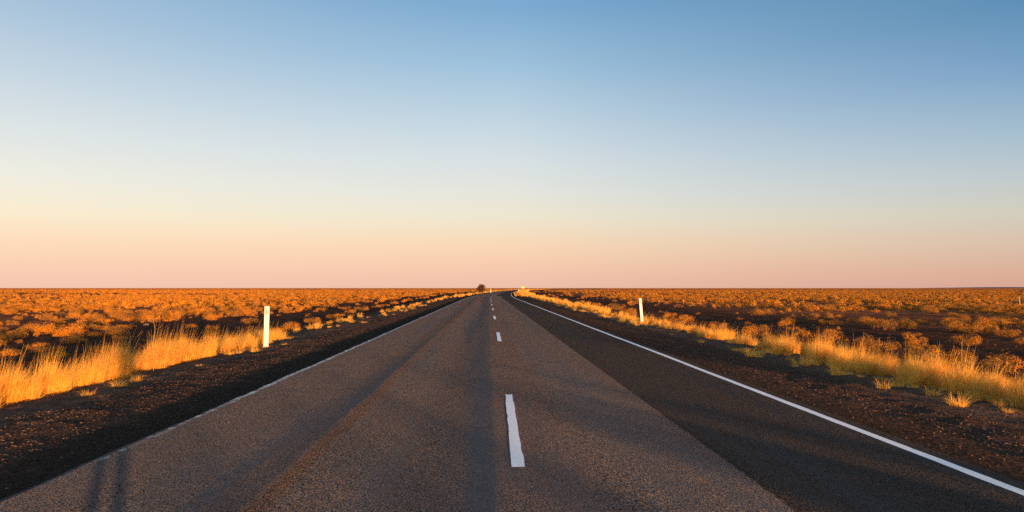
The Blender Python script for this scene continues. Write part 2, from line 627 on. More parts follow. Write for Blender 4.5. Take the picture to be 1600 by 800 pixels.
def plain_mat(name, c, rough=0.7, var=0.2, sc=20, spec=0.3):
    m, nt, p, out = new_mat(name)
    pos = nt.nodes.new('ShaderNodeNewGeometry').outputs['Position']
    n1 = noise(nt, pos, sc, 4, 0.6)
    base = mix_c(nt, mrange(nt, n1, 0.35, 0.65, 0, 1), (*c, 1), tuple(x * (1 - var) for x in c) + (1,))
    nt.links.new(base, p.inputs['Base Color'])
    p.inputs['Roughness'].default_value = rough
    p.inputs['Specular IOR Level'].default_value = spec
    return m


M_ASPH = asphalt()
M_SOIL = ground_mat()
M_LINE = paint_mat('white_road_paint', 0.655, (0.90, 0.89, 0.88))
M_LINE_WORN = paint_mat('worn_white_road_paint', 0.488, (0.62, 0.60, 0.58))
M_SHRUB = foliage_mat('saltbush_leaves', (0.47, 0.195, 0.008), (0.13, 0.075, 0.022), (0.54, 0.27, 0.030), 0.8)
M_TWIG = plain_mat('dry_twigs', (0.16, 0.10, 0.06))
M_GRASS = foliage_mat('dry_grass', (0.84, 0.50, 0.080), (0.58, 0.31, 0.060), (0.88, 0.63, 0.16), 0.8, 0.35)
M_TREE = foliage_mat('dark_tree_leaves', (0.055, 0.04, 0.018), (0.04, 0.03, 0.016), (0.10, 0.06, 0.025), 1.0)
M_STONE = plain_mat('gravel_stones', (0.15, 0.105, 0.082), 0.9, 0.6, 14, 0.1)

# ------------------------------------------------------------------ ground


def steps(segs):
    """segs: list of (start, end, first step, last step)"""
    out = []
    for a, b, s0, s1 in segs:
        x = a
        while x < b:
            out.append(x)
            t = (x - a) / (b - a)
            x += s0 * (s1 / s0) ** t
    out.append(segs[-1][1])
    return np.array(out)


pos_u = steps([(3.95, 11, 0.06, 0.10), (11, 60, 0.12, 2.0), (60, 9000, 2.0, 900)])
neg_u = -steps([(3.30, 10.5, 0.06, 0.10), (10.5, 60, 0.12, 2.0), (60, 9000, 2.0, 900)])[::-1]
us = np.concatenate([neg_u, [-3.295, -1.5, 0.3, 2.0, 3.945], pos_u])
ys = steps([(-60, 2.5, 2.0, 0.3), (2.5, 14, 0.06, 0.11), (14, 60, 0.11, 1.0), (60, 400, 1.0, 8), (400, 12000, 8, 800)])
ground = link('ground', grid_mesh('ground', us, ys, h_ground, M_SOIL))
tag(ground, 'red brown soil plain with dark gravel shoulders beside the road', kind='structure')

# ------------------------------------------------------------------ road
ur = steps([(U_L, -1.75, 0.05, 0.05), (-1.75, -1.35, 0.02, 0.02), (-1.35, 1.95, 0.06, 0.06), (1.95, 2.06, 0.01, 0.01), (2.06, U_R, 0.05, 0.05)])
yr = steps([(-60, 2.5, 2.0, 0.3), (2.5, 20, 0.05, 0.12), (20, 80, 0.12, 1.0), (80, 400, 1.0, 6), (400, 3000, 6, 60)])


def road_mesh():
    U, Y = np.meshgrid(ur, yr)
    U0 = U.copy()
    Z = h_road(U, Y)
    # eroded edges
    le = 0.05 + 0.10 * fbm(yr * 0.9, yr * 0 + 2, 71, 4) + 0.03 * vnoise(yr * 7, yr * 0, 75)
    le = np.clip(le, -0.02, 0.2) * 0.8
    U[:, 0] += le
    U[:, 1] = np.maximum(U[:, 1], U[:, 0] + 0.01)
    U[:, 2] = np.maximum(U[:, 2], U[:, 1] + 0.01)
    U[:, 3] = np.maximum(U[:, 3], U[:, 2] + 0.01)
    re = 0.06 * fbm(yr * 0.8, yr * 0 + 9, 81, 4)
    U[:, -1] += re
    U[:, -2] = np.minimum(U[:, -2], U[:, -1] - 0.01)
    Z[:, 0] -= 0.012
    Z[:, -1] -= 0.012
    nr, nc = U.shape
    # skirts
    Us = np.concatenate([U[:, :1] - 0.03, U, U[:, -1:] + 0.03], 1)
    Ys = np.concatenate([Y[:, :1], Y, Y[:, -1:]], 1)
    Zs = np.concatenate([Z[:, :1] - 0.13, Z, Z[:, -1:] - 0.13], 1)
    Xs = Us + cx(Ys)
    v = np.stack([Xs, Ys, Zs], -1).reshape(-1, 3)
    nr, nc = Us.shape
    i = np.arange(nr * nc).reshape(nr, nc)
    f = np.stack([i[:-1, :-1], i[:-1, 1:], i[1:, 1:], i[1:, :-1]], -1).reshape(-1, 4)
    me = mesh_np('road', v, f, M_ASPH, smooth=True)
    a = me.attributes.new('across', 'FLOAT', 'POINT')
    A = np.concatenate([U0[:, :1], U0, U0[:, -1:]], 1)
    # beyond the bend the dark patch spreads over the right lane
    A = A + 1.4 * smooth(105, 135, Ys) * smooth(0.35, 1.0, A)
    a.data.foreach_set('value', A.ravel().astype(np.float32))
    return me


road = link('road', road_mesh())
tag(road, 'two lane asphalt road running straight to the horizon', kind='structure')


def strip(name, u0, u1, y0, y1, mat, wob=0.006, seed=0, taper=None):
    yy = yr[(yr > y0) & (yr < y1)]
    yy = np.concatenate([[y0], yy, [y1]])
    if len(yy) < 4:
        yy = np.linspace(y0, y1, 6)
    if len(yy) < 12 and y1 - y0 < 5:
        yy = np.linspace(y0, y1, 14)
    t = np.array([0, 0.12, 0.5, 0.88, 1.0])
    jl = wob * vnoise(yy * 4, yy * 0 + seed, 91)
    jr = wob * vnoise(yy * 4, yy * 0 + seed + 5, 93)
    a = (u0(yy) if callable(u0) else np.full(len(yy), u0)) + jl
    b = (u1(yy) if callable(u1) else np.full(len(yy), u1)) + jr
    U = a[:, None] * (1 - t) + b[:, None] * t
    Y = np.repeat(yy[:, None], 5, 1)
    Z = h_road(U, Y) + 0.0012 + 0.00004 * np.maximum(Y - 20, 0)
    X = U + cx(Y)
    v = np.stack([X, Y, Z], -1).reshape(-1, 3)
    nr = len(yy)
    i = np.arange(nr * 5).reshape(nr, 5)
    f = np.stack([i[:-1, :-1], i[:-1, 1:], i[1:, 1:], i[1:, :-1]], -1).reshape(-1, 4)
    me = mesh_np(name, v, f, mat, smooth=True)
    at = me.attributes.new('edge', 'FLOAT', 'POINT')
    E = np.zeros((nr, 5))
    E[:, 0] = E[:, -1] = 1
    E[0, :] = E[-1, :] = 1
    if mat is M_LINE_WORN:
        E = E * 0.5 + 0.45 * smooth(10, 5.5, Y)
    at.data.foreach_set('value', E.ravel().astype(np.float32))
    return me


o = link('edge_line', strip('edge_line', 3.80, 3.905, 0.5, 1800, M_LINE, 0.008), road)
o['label'] = 'bright unbroken white line along the right edge'
o = link('edge_line', strip('edge_line_worn', -3.355, -3.265, 5.6, 1800, M_LINE_WORN, 0.03, 3), road)
o['label'] = 'thin worn white line along the left edge'
for k in range(34):
    y0 = 5.20 + 12.15 * k
    if k == 0:
        me = strip('centre_dash', lambda y: 0.185 + (y - 5.2) * 0.0135, lambda y: 0.297 + (y - 5.2) * 0.008, y0, y0 + 3.5, M_LINE, 0.012, k)
    else:
        me = strip('centre_dash', 0.255, 0.365, y0, y0 + 3.5, M_LINE, 0.012, k)
    link('centre_dash', me, road)

# ------------------------------------------------------------------ vegetation builders


def blades(n, height, spread, r_base, wid, seed, segs=4, lean=(0.0, 0.0), droop=1.0):
    """a tussock of curved tapering blades around the origin"""
    r = np.random.default_rng(seed)
    ang = r.uniform(0, 2 * np.pi, n)
    rb = r_base * np.sqrt(r.uniform(0, 1, n))
    out = r.uniform(0.05, 1.0, n) ** 1.3 * spread * (0.4 + 0.6 * rb / r_base)
    hh = height * r.uniform(0.45, 1.1, n)
    bx = rb * np.cos(ang)
    by = rb * np.sin(ang)
    dx = np.cos(ang + r.normal(0, 0.6, n))
    dy = np.sin(ang + r.normal(0, 0.6, n))
    fa = r.uniform(0, 2 * np.pi, n)
    w = wid * r.uniform(0.6, 1.3, n)
    t = np.linspace(0, 1, segs + 1)
    T = t[None, :]
    bend = T ** (1.6 + 0.6 * droop)
    X = bx[:, None] + dx[:, None] * out[:, None] * bend + lean[0] * T ** 1.5 * hh[:, None]
    Y = by[:, None] + dy[:, None] * out[:, None] * bend + lean[1] * T ** 1.5 * hh[:, None]
    Z = hh[:, None] * (T - 0.22 * droop * (out / (spread + 1e-6))[:, None] * T ** 3)
    W = w[:, None] * (1 - 0.85 * T)
    wx = np.cos(fa)[:, None] * W / 2
    wy = np.sin(fa)[:, None] * W / 2
    A = np.stack([X - wx, Y - wy, Z], -1)
    B = np.stack([X + wx, Y + wy, Z], -1)
    v = np.stack([A, B], 2).reshape(-1, 3)
    m = 2 * (segs + 1)
    base = (np.arange(n) * m)[:, None] + (np.arange(segs) * 2)[None, :]
    base = base.ravel()
    f = np.stack([base, base + 1, base + 3, base + 2], -1)
    return v, f


def leaf_quads(P, Nn, size, r):
    n = len(P)
    a = r.normal(size=(n, 3))
    T = np.cross(Nn, a)
    T /= np.linalg.norm(T, axis=1, keepdims=True) + 1e-9
    B = np.cross(Nn, T)
    s = size * r.uniform(0.6, 1.4, (n, 1))
    v = np.stack([P - T * s * 0.9, P - B * s * 0.45, P + T * s * 0.9, P + B * s * 0.45], 1).reshape(-1, 3)
    i = np.arange(n) * 4
    return v, np.stack([i, i + 1, i + 2, i + 3], -1)


def shrub_geo(seed, nleaf, size, lobes=8, flat=0.55, twigs=30):
    """rounded saltbush about 1 m across, base at the origin"""
    r = np.random.default_rng(seed)
    P = []
    NN = []
    w = r.uniform(0.5, 1.0, lobes)
    w /= w.sum()
    for k in range(lobes):
        a = r.uniform(0, 2 * np.pi)
        d = 0.34 * math.sqrt(r.uniform(0, 1))
        rr = r.uniform(0.10, 0.24)
        hz = r.uniform(0.05, 0.36) * (1.1 - d)
        c = np.array([d * math.cos(a), d * math.sin(a), hz])
        n = max(3, int(nleaf * w[k]))
        q = r.normal(size=(n, 3))
        q /= np.linalg.norm(q, axis=1, keepdims=True)
        q[:, 2] = np.where(q[:, 2] < -0.5, -q[:, 2], q[:, 2])
        rad_ = rr * r.uniform(0.55, 1.12, (n, 1)) ** 0.5
        bump = 1 + 0.16 * np.sin(q[:, :1] * 7 + k) * np.cos(q[:, 1:2] * 8 + q[:, 2:] * 5)
        p = c + q * rad_ * bump * np.array([1, 1, 0.85])
        P.append(p)
        nn = q + r.normal(size=(n, 3)) * 0.5
        NN.append(nn / np.linalg.norm(nn, axis=1, keepdims=True))
    P = np.concatenate(P)
    NN = np.concatenate(NN)
    keep = P[:, 2] > -0.02
    P = P[keep]
    NN = NN[keep]
    v, f = leaf_quads(P, NN, size, r)
    mi = np.zeros(len(f))
    if twigs:
        tv, tf = blades(twigs, 0.45, 0.42, 0.12, 0.012, seed + 5, 3)
        tf = tf + len(v)
        v = np.concatenate([v, tv])
        f = np.concatenate([f, tf])
        mi = np.concatenate([mi, np.ones(len(tf))])
    return v, f, mi


def scatter_mesh(name, variants, pts, mats):
    """variants: list of (v, f, mi); pts: rows x, y, z, scale_xy, scale_z, rot, variant"""
    VV, FF, MI = [], [], []
    off = 0
    for k, (v, f, mi) in enumerate(variants):
        q = pts[pts[:, 6].astype(int) == k]
        if not len(q):
            continue
        c = np.cos(q[:, 5])[:, None]
        s = np.sin(q[:, 5])[:, None]
        x = v[None, :, 0] * q[:, 3:4]
        y = v[None, :, 1] * q[:, 3:4]
        z = v[None, :, 2] * q[:, 4:5] + q[:, 2:3]
        X = x * c - y * s + q[:, 0:1]
        Y = x * s + y * c + q[:, 1:2]
        VV.append(np.stack([X, Y, z], -1).reshape(-1, 3))
        n = len(q)
        FF.append((f[None] + (np.arange(n) * len(v))[:, None, None] + off).reshape(-1, f.shape[1]))
        MI.append(np.tile(mi, n))
        off += n * len(v)
    return mesh_np(name, np.concatenate(VV), np.concatenate(FF), mats, mat_index=np.concatenate(MI))


# ------------------------------------------------------------------ shrubs of the plain
def keep_out_density(u, y):
    """how likely a shrub grows at u (across), bare strips next to the road"""
    l = smooth(12, 24, -u) * (u < 0)
    r_ = 0.8 * smooth(15, 34, u) * (u > 0)
    return np.maximum(l, r_)


def sample_shrubs(n, y0, y1, s0, s1, dens_pow=0.0, xmax=1.05):
    """uniform in area inside the widened view wedge"""
    y = np.sqrt(rng.uniform(y0 ** 2, y1 ** 2, n))
    x = rng.uniform(-xmax, xmax, n) * (y + 8) * 0.9 + 0.04 * y
    u = x - cx(y)
    patch = 0.75 * fbm(x * 0.07, y * 0.07, 120, 3) + 0.9 * vnoise(x * 0.022, y * 0.03, 131) + 0.5
    keep = rng.uniform(0, 1, n) < np.maximum(keep_out_density(u, y), 0.06) * np.clip(patch * 2.4 - 0.45, 0.05, 0.9)
    edge = (np.abs(u) > 11)
    x, y, u = x[keep & edge], y[keep & edge], u[keep & edge]
    s = rng.uniform(0, 1, len(x)) ** 1.6 * (s1 - s0) + s0
    return x, y, u, s


sets = []
for (n, y0, y1, s0, s1) in ((14000, 10, 60, 0.18, 1.2), (28000, 60, 160, 0.35, 1.45), (26000, 160, 480, 0.8, 2.3), (24000, 480, 1900, 1.6, 4.0)):
    x, y, u, s = sample_shrubs(n, y0, y1, s0, s1)
    z = h_ground(u, y) - 0.03
    flat = rng.uniform(0.7, 1.05, len(x)) * s ** -0.2 * rng.choice([0.75, 1.0, 1.3], len(x))
    sz = np.minimum(s * flat, 1.35)
    sets.append(np.stack([x, y, z, s, sz, rng.uniform(0, 6.28, len(x)), rng.integers(0, 6, len(x))], 1))

# a few behind and beside the camera on the right, whose shadows reach the road
back_pts = []
for i in range(150):
    y = rng.uniform(-75, 12)
    x = rng.uniform(18, 70)
    s = rng.uniform(0.5, 1.4)
    back_pts.append((x, y, h_at(x, y) - 0.03, s, s * 0.8, rng.uniform(0, 6.28), rng.integers(0, 6)))
back_pts = np.array(back_pts)

near = sets[0]
ang = near[:, 3] / near[:, 1]
pxx = 763 + 1000 * near[:, 0] / near[:, 1]
vis = (pxx > -20) & (pxx < 1610)
order = np.argsort(-(ang * vis))
n_ind = 270
ind, rest = near[order[:n_ind]], near[order[n_ind:]]

hi = []
for k in range(6):
    v, f, mi = shrub_geo(100 + k, 2400, 0.016, 12 + k % 4, twigs=90)
    hi.append(mesh_np('saltbush', v, f, [M_SHRUB, M_TWIG], mat_index=mi))
lo1 = [shrub_geo(200 + k, 420, 0.036, 8, twigs=14) for k in range(6)]
lo2 = [shrub_geo(300 + k, 130, 0.062, 7, twigs=0) for k in range(6)]
lo3 = [shrub_geo(400 + k, 46, 0.10, 6, twigs=0) for k in range(6)]

GL, GR = 'saltbushes scattered over the plain left of the road', 'saltbushes scattered over the plain right of the road'


def shrub_obj(p, label, group, mesh=None):
    o = link('saltbush', mesh or hi[int(p[6])])
    o.location = p[:3]
    o.rotation_euler = (0, 0, p[5])
    o.scale = (p[3], p[3], p[4])
    return tag(o, label, 'shrub', group)


for p in ind:
    uu = p[0] - float(cx(p[1]))
    side = 'left' if uu < 0 else 'right'
    shrub_obj(p, 'rounded golden saltbush among many on the open plain %s of the road' % side, GL if uu < 0 else GR)

allrest = [scatter_mesh('a', lo1, rest, [M_SHRUB, M_TWIG])]
o = link('low_scrub', scatter_mesh('low_scrub_near', lo1, np.concatenate([rest, back_pts]), [M_SHRUB, M_TWIG]))
tag(o, 'smaller golden shrubs filling the plain between the larger saltbushes', 'scrub', kind='stuff')
o = link('low_scrub', scatter_mesh('low_scrub_mid', lo2, sets[1], [M_SHRUB]))
tag(o, 'golden scrub covering the plain in the middle distance', 'scrub', kind='stuff')
farp = np.concatenate([sets[2], sets[3]])
o = link('low_scrub', scatter_mesh('low_scrub_far', lo3, farp, [M_SHRUB]))
tag(o, 'orange scrub merging into one mass toward the horizon', 'scrub', kind='stuff')

# rows of shrubs along the verges
ORD = ['nearest', 'second', 'third', 'fourth', 'fifth', 'sixth', 'seventh', 'eighth', 'ninth', 'tenth', 'eleventh', 'twelfth',
       'thirteenth', 'fourteenth']
row_l = [(435, 24.5, 0.75, .8), (455, 27, 1.05, 1.0), (490, 33, 1.1, 1.05), (522, 39, 1.0, .9), (533, 42, .8, .8), (548, 47, .95, 1.1),
         (566, 54, 1.5, 1.35), (590, 62, 1.2, 1.0), (603, 68, 1.1, .9), (618, 77, 1.4, 1.0), (640, 96, 1.5, 1.0), (660, 118, 1.6, 1.1)]
for i, (px, y, s, sz) in enumerate(row_l):
    x = px_dir(px) * y
    u = x - float(cx(y))
    shrub_obj((x, y, h_at(u, y) - 0.03, s, sz * 0.9, rng.uniform(0, 6), i % 6),
              '%s rounded saltbush in the verge row beyond the left white post' % ORD[i], 'saltbushes along the left verge beyond the white post')
grey_l = [(18, 19, .8), (60, 21, .7), (95, 18.5, .6), (120, 23, .9), (150, 26, .7), (30, 26, 1.0), (300, 31, .8)]
for i, (px, y, s) in enumerate(grey_l):
    x = px_dir(px) * y
    shrub_obj((x, y, h_at(x, y) - 0.03, s, s * .75, rng.uniform(0, 6), i % 6), 'greyish saltbush in the shade of the ditch behind the left grass', 'saltbushes in the left ditch')
row_r = [(1560, 14.6, 1.0, .95), (1495, 16.0, .8, .8), (1440, 17.2, 1.0, .9), (1350, 19.5, .9, .9), (1285, 21.5, 1.1, .95), (1180, 26, 1.3, 1.0), (1120, 29.5, .9, .8),
         (1065, 35, 1.2, .9), (1045, 40, 1.0, .9), (985, 46, 1.3, 1.0), (962, 56, 1.6, 1.3), (930, 66, 1.3, 1.0)]
for i, (px, y, s, sz) in enumerate(row_r):
    x = px_dir(px) * y
    u = x - float(cx(y))
    shrub_obj((x, y, h_at(u, y) - 0.03, s * 1.1, sz * 1.15, rng.uniform(0, 6), i % 6),
              '%s saltbush in the row behind the right verge grass' % ORD[i], 'saltbushes behind the right verge grass')

# ------------------------------------------------------------------ verge grass
gv = []
for k in range(6):
    v, f = blades(190, 0.66, 0.34, 0.11, 0.0065, 500 + k, 4, lean=(0.10, 0.05))
    v2, f2 = blades(60, 0.26, 0.42, 0.16, 0.007, 520 + k, 3, droop=1.4)
    v3, f3 = blades(14, 1.0, 0.30, 0.08, 0.006, 540 + k, 4, lean=(0.14, 0.05), droop=0.4)
    gv.append((np.concatenate([v, v2, v3]), np.concatenate([f, f2 + len(v), f3 + len(v) + len(v2)]), np.zeros(len(f) + len(f2) + len(f3))))
gl = []
for k in range(4):
    v, f = blades(90, 0.62, 0.32, 0.16, 0.022, 560 + k, 3, lean=(0.10, 0.05))
    gl.append((v, f, np.zeros(len(f))))
gs = []
for k in range(4):
    v, f = blades(110, 0.22, 0.36, 0.10, 0.006, 580 + k, 3, droop=1.8)
    gs.append((v, f, np.zeros(len(f))))


def grass_pts(spec, nv):
    out = []
    for (n, y0, y1, ua, ub, h0, h1, thr) in spec:
        y = rng.uniform(y0, y1, n)
        u = rng.uniform(ua, ub, n)
        g = fbm(u * 0.7 + 3, y * 0.45, 150, 3) + 0.5
        k = g > thr
        y, u, g = y[k], u[k], g[k]
        h = rng.uniform(h0 * 0.7, h1, len(y)) * np.clip(0.25 + 1.25 * g, 0.35, 1.25)
        x = u + cx(y)
        out.append(np.stack([x, y, h_ground(u, y) - 0.02, rng.uniform(0.8, 1.25, len(y)) * (0.5 + 0.5 * h), h,
                             rng.uniform(-0.6, 0.6, len(y)), rng.integers(0, nv, len(y))], 1))
    return np.concatenate(out)


def clumps(spec, u0, nv, wide=1.0):
    """dense bushes of tussocks at chosen photo columns"""
    out = []
    for (px, h, n, r_) in spec:
        y0 = abs(u0) / abs(px_dir(px))
        for q in range(n):
            a = rng.uniform(0, 6.28)
            d = r_ * math.sqrt(rng.uniform(0, 1))
            y = y0 + 1.25 * d * math.cos(a)
            u = u0 + d * math.sin(a)
            hh = h * (1.12 - 0.45 * (d / r_) ** 2) * rng.uniform(0.8, 1.12)
            out.append((u + float(cx(y)), y, h_at(u, y) - 0.02, rng.uniform(0.75, 1.15) * wide, hh, rng.uniform(-0.6, 0.6), rng.integers(0, nv)))
    return np.array(out)


P = np.concatenate([
    grass_pts([(16, 4.5, 10.2, -8.2, -7.0, 0.4, 0.7, 0.2), (26, 12.2, 17.8, -8.2, -6.9, 0.4, 0.7, 0.25), (45, 17, 24, -7.6, -6.3, 0.35, 0.6, 0.45)], 6),
    clumps([(-120, .8, 12, .32), (-50, .8, 14, .32), (14, .8, 18, .30), (74, .74, 17, .25), (132, .80, 14, .27), (158, .86, 15, .28), (184, .9, 14, .25), (236, .8, 14, .27), (258, .88, 16, .28),
            (284, .86, 16, .32), (312, .80, 12, .34), (336, .74, 9, .36), (358, .62, 9, .36), (378, .56, 8, .36), (398, .52, 9, .36)], -6.85, 6, 0.72)])
o = link('verge_grass', scatter_mesh('verge_grass', gv, P, [M_GRASS]))
tag(o, 'tall dry golden grass along the left gravel shoulder', 'grass', kind='stuff')
P = np.concatenate([
    grass_pts([(50, 7.5, 22, 7.1, 8.2, 0.45, 0.75, 0.25), (120, 22, 45, 7.0, 8.0, 0.35, 0.55, 0.28)], 6),
    clumps([(1660, .62, 7, .4), (1595, .66, 8, .4), (1530, .62, 8, .36), (1490, .74, 10, .4), (1450, .76, 10, .4), (1405, .72, 8, .4), (1360, .62, 7, .42), (1320, .7, 9, .42),
            (1280, .74, 9, .42), (1238, .7, 8, .45), (1195, .6, 7, .45), (1160, .5, 6, .5), (1120, .6, 7, .5), (1085, .5, 6, .6), (1055, .5, 6, .6)], 7.5, 6)])
o = link('verge_grass', scatter_mesh('verge_grass', gv, P, [M_GRASS]))
tag(o, 'dry golden grass band along the right gravel shoulder', 'grass', kind='stuff')
P = grass_pts([(500, 45, 110, 6.8, 8.8, 0.5, 0.9, 0.25), (900, 110, 420, 5.8, 9.5, 0.6, 1.1, 0.15), (400, -26, -2.0, 7.1, 9.0, 1.0, 1.25, 0.12), (25, -1, 7, 7.3, 9.0, 0.4, 0.7, 0.4),  # includes tall unseen grass behind the camera, added to shade the near road
               (500, 110, 700, 4.5, 8.5, 0.5, 0.9, 0.2)], 4)
o = link('verge_grass', scatter_mesh('verge_grass_far', gl, P, [M_GRASS]))
tag(o, 'bright yellow grass lining the inside of the distant bend, plus unseen grass behind the camera', 'grass', kind='stuff')
P = grass_pts([(150, 24, 110, -8.2, -6.3, 0.25, 0.5, 0.5), (500, 110, 420, -8.5, -4.6, 0.4, 0.8, 0.3), (400, 420, 900, -9, -4.6, 0.6, 1.0, 0.2)], 4)
o = link('verge_grass', scatter_mesh('verge_grass_far', gl, P, [M_GRASS]))
tag(o, 'sparse dry tufts along the left verge beyond the white post', 'grass', kind='stuff')
P = grass_pts([(55, 4.5, 17, -6.45, -5.7, 0.35, 0.9, 0.36), (110, 17, 60, -6.6, -5.4, 0.3, 0.8, 0.42), (260, 8, 60, 6.1, 7.2, 0.35, 1.0, 0.40)], 4)
o = link('verge_grass', scatter_mesh('verge_grass_short', gs, P, [M_GRASS]))
tag(o, 'short sprawling dry tufts at the foot of the tall grass', 'grass', kind='stuff')

# ------------------------------------------------------------------ gravel stones


def stone_geo(seed):
    bm = bmesh.new()
    bmesh.ops.create_icosphere(bm, subdivisions=1, radius=0.5)
    r = random.Random(seed)
    for v in bm.verts:
        v.co *= r.uniform(0.7, 1.15)
        v.co.z *= 0.65
    v = np.array([q.co[:] for q in bm.verts])
    f = np.array([[q.index for q in p.verts] for p in bm.faces])
    bm.free()
    return v, f, np.zeros(len(f))


sg = [stone_geo(i) for i in range(5)]


def stones(n, y0, y1, ua, ub, smin, smax):
    t = rng.uniform(0, 1, n)
    y = y0 * (y1 / y0) ** t
    u = rng.uniform(ua, ub, n)
    s = smin + (smax - smin) * rng.uniform(0, 1, n) ** 4
    return np.stack([u + cx(y), y, h_ground(u, y) + s * 0.12, s, s, rng.uniform(0, 6.28, n), rng.integers(0, 5, n)], 1)


o = link('gravel', scatter_mesh('gravel', sg, np.concatenate([stones(24000, 3, 60, -6.6, -4.2, 0.005, 0.030), stones(500, 3, 60, -4.2, -3.6, 0.006, 0.03),
                                                             stones(700, 8, 60, -12, -6.6, 0.02, 0.09)]), [M_STONE]))
tag(o, 'loose warm brown stones scattered over the left shoulder', 'gravel', kind='stuff')
o = link('gravel', scatter_mesh('gravel', sg, np.concatenate([stones(24000, 4, 70, 4.8, 7.6, 0.005, 0.030), stones(900, 4, 70, 4.2, 4.8, 0.006, 0.03),
                                                             stones(900, 9, 70, 7.6, 20, 0.02, 0.10)]), [M_STONE]))
tag(o, 'loose grey brown stones scattered over the right shoulder', 'gravel', kind='stuff')

# ------------------------------------------------------------------ guide posts
M_POST = plain_mat('white_post_paint', (0.80, 0.69, 0.80), 0.5, 0.10, 12)
M_OCHRE = plain_mat('dust_stain', (0.55, 0.36, 0.14), 0.8, 0.3, 60)
M_RED = plain_mat('red_reflector', (0.45, 0.05, 0.03), 0.3)
M_GREY = plain_mat('grey_reflector', (0.45, 0.40, 0.36), 0.3)
M_WOOD = plain_mat('weathered_wood', (0.42, 0.31, 0.20), 0.8, 0.4, 25)


def box_bm(bm, x0, x1, y0, y1, z0, z1, bev=0.0):
    r = bmesh.ops.create_cube(bm, size=1.0)
    for v in r['verts']:
        v.co = Vector(((x0 + x1) / 2 + v.co.x * (x1 - x0), (y0 + y1) / 2 + v.co.y * (y1 - y0), (z0 + z1) / 2 + v.co.z * (z1 - z0)))
    if bev:
        bmesh.ops.bevel(bm, geom=list({e for v in r['verts'] for e in v.link_edges}), offset=bev, segments=2, affect='EDGES')


def bm_obj(name, bm, mat, parent=None, smooth=False):
    me = bpy.data.meshes.new(name)
    bm.to_mesh(me)
    bm.free()
    me.materials.append(mat)
    if smooth:
        me.polygons.foreach_set('use_smooth', [True] * len(me.polygons))
    return link(name, me, parent)


def guide_post(x, y, z, h, w, lean, label, group=None, refl=True, detail=True):
    t = tag(empty('guide_post', (x, y, z)), label, 'guide post', group)
    t.rotation_euler = (0, rad(lean), rad(random.uniform(-6, 6)))
    bm = bmesh.new()
    # shallow channel section: a face with two folded flanges
    box_bm(bm, -w / 2, w / 2, -0.006, 0.006, -0.15, h, 0.002)
    box_bm(bm, -w / 2, -w / 2 + 0.008, 0.0062, 0.028, -0.15, h - 0.002, 0)
    box_bm(bm, w / 2 - 0.008, w / 2, 0.0062, 0.028, -0.15, h - 0.002, 0)
    bm_obj('post_body', bm, M_POST, t)
    if refl:
        bm = bmesh.new()
        r = bmesh.ops.create_cube(bm, size=1.0)
        for v in r['verts']:
            v.co = Vector((v.co.x * w * 0.5, -0.0085 + v.co.y * 0.003, h - 0.15 + v.co.z * 0.11))
        bm_obj('reflector', bm, M_GREY, t)
    if detail:
        bm = bmesh.new()
        rr = random.Random(5)
        for i in range(9):
            zz = rr.uniform(0.25, h - 0.03)
            s = rr.uniform(0.004, 0.011)
            xx = rr.uniform(-w * 0.35, w * 0.35)
            q = [bm.verts.new((xx + s * math.cos(a * 1.047) * rr.uniform(0.6, 1.2), -0.0075, zz + 1.5 * s * math.sin(a * 1.047) * rr.uniform(0.6, 1.2))) for a in range(6)]
            bm.faces.new(q)
        bm_obj('stain', bm, M_OCHRE, t)
    return t


def place(px, base_y_px, ux=None):
    """x, y for a photo column with the base seen at the photo row"""
    y = 20.0
    for _ in range(30):
        x = px_dir(px) * y
        z = h_at(x - float(cx(y)), y)
        y = (CAM_H - z) * F / (base_y_px - 450.0)
    return px_dir(px) * y, y, z


x, y, z = place(417.5, 541)
guide_post(x, y, z, 63.0 / F * y, 0.125, 0.6, 'white guide post on the left shoulder with ochre stains near its top')
x, y, z = place(1003, 507)
guide_post(x, y, z, 41.0 / F * y, 0.115, -4.5, 'white guide post leaning slightly left on the right shoulder')
for px, y, lab in ((766.8, 215, 'tiny far guide post just right of the dark tree'), (810.3, 285, 'tiny far guide post left of the yellow sign'),
                   (825.3, 430, 'tiny far guide post right of the yellow sign')):
    x = px_dir(px) * y
    guide_post(x, y, h_at(x - float(cx(y)), y), 1.1 if y < 400 else 1.3, 0.22, 0, lab, refl=False, detail=False)


def field_post(px, y, h, w, lean, label):
    x = px_dir(px) * y
    t = tag(empty('field_post', (x, y, h_at(x - float(cx(y)), y))), label, 'post')
    t.rotation_euler = (0, rad(lean), 0)
    bm = bmesh.new()
    bmesh.ops.create_cone(bm, cap_ends=True, segments=10, radius1=w / 2, radius2=w * 0.42, depth=h + 0.2)
    for v in bm.verts:
        v.co.z += (h - 0.2) / 2
        v.co.x += 0.012 * math.sin(v.co.z * 4)
    bm_obj('post_body', bm, M_WOOD, t)
    bm = bmesh.new()
    bmesh.ops.create_cone(bm, cap_ends=True, segments=10, radius1=w * 0.44, radius2=w * 0.3, depth=0.04)
    for v in bm.verts:
        v.co.z += h + 0.021
    bm_obj('post_cap', bm, M_POST, t)


field_post(1592, 57, 1.08, 0.12, -4, 'pale leaning wooden post alone in the scrub at the far right')
field_post(1015.3, 125, 0.95, 0.13, 0, 'small pale post in the scrub beyond the right guide post')
field_post(984, 135, 0.75, 0.16, 2, 'faint short post in scrub left of the other distant field post')

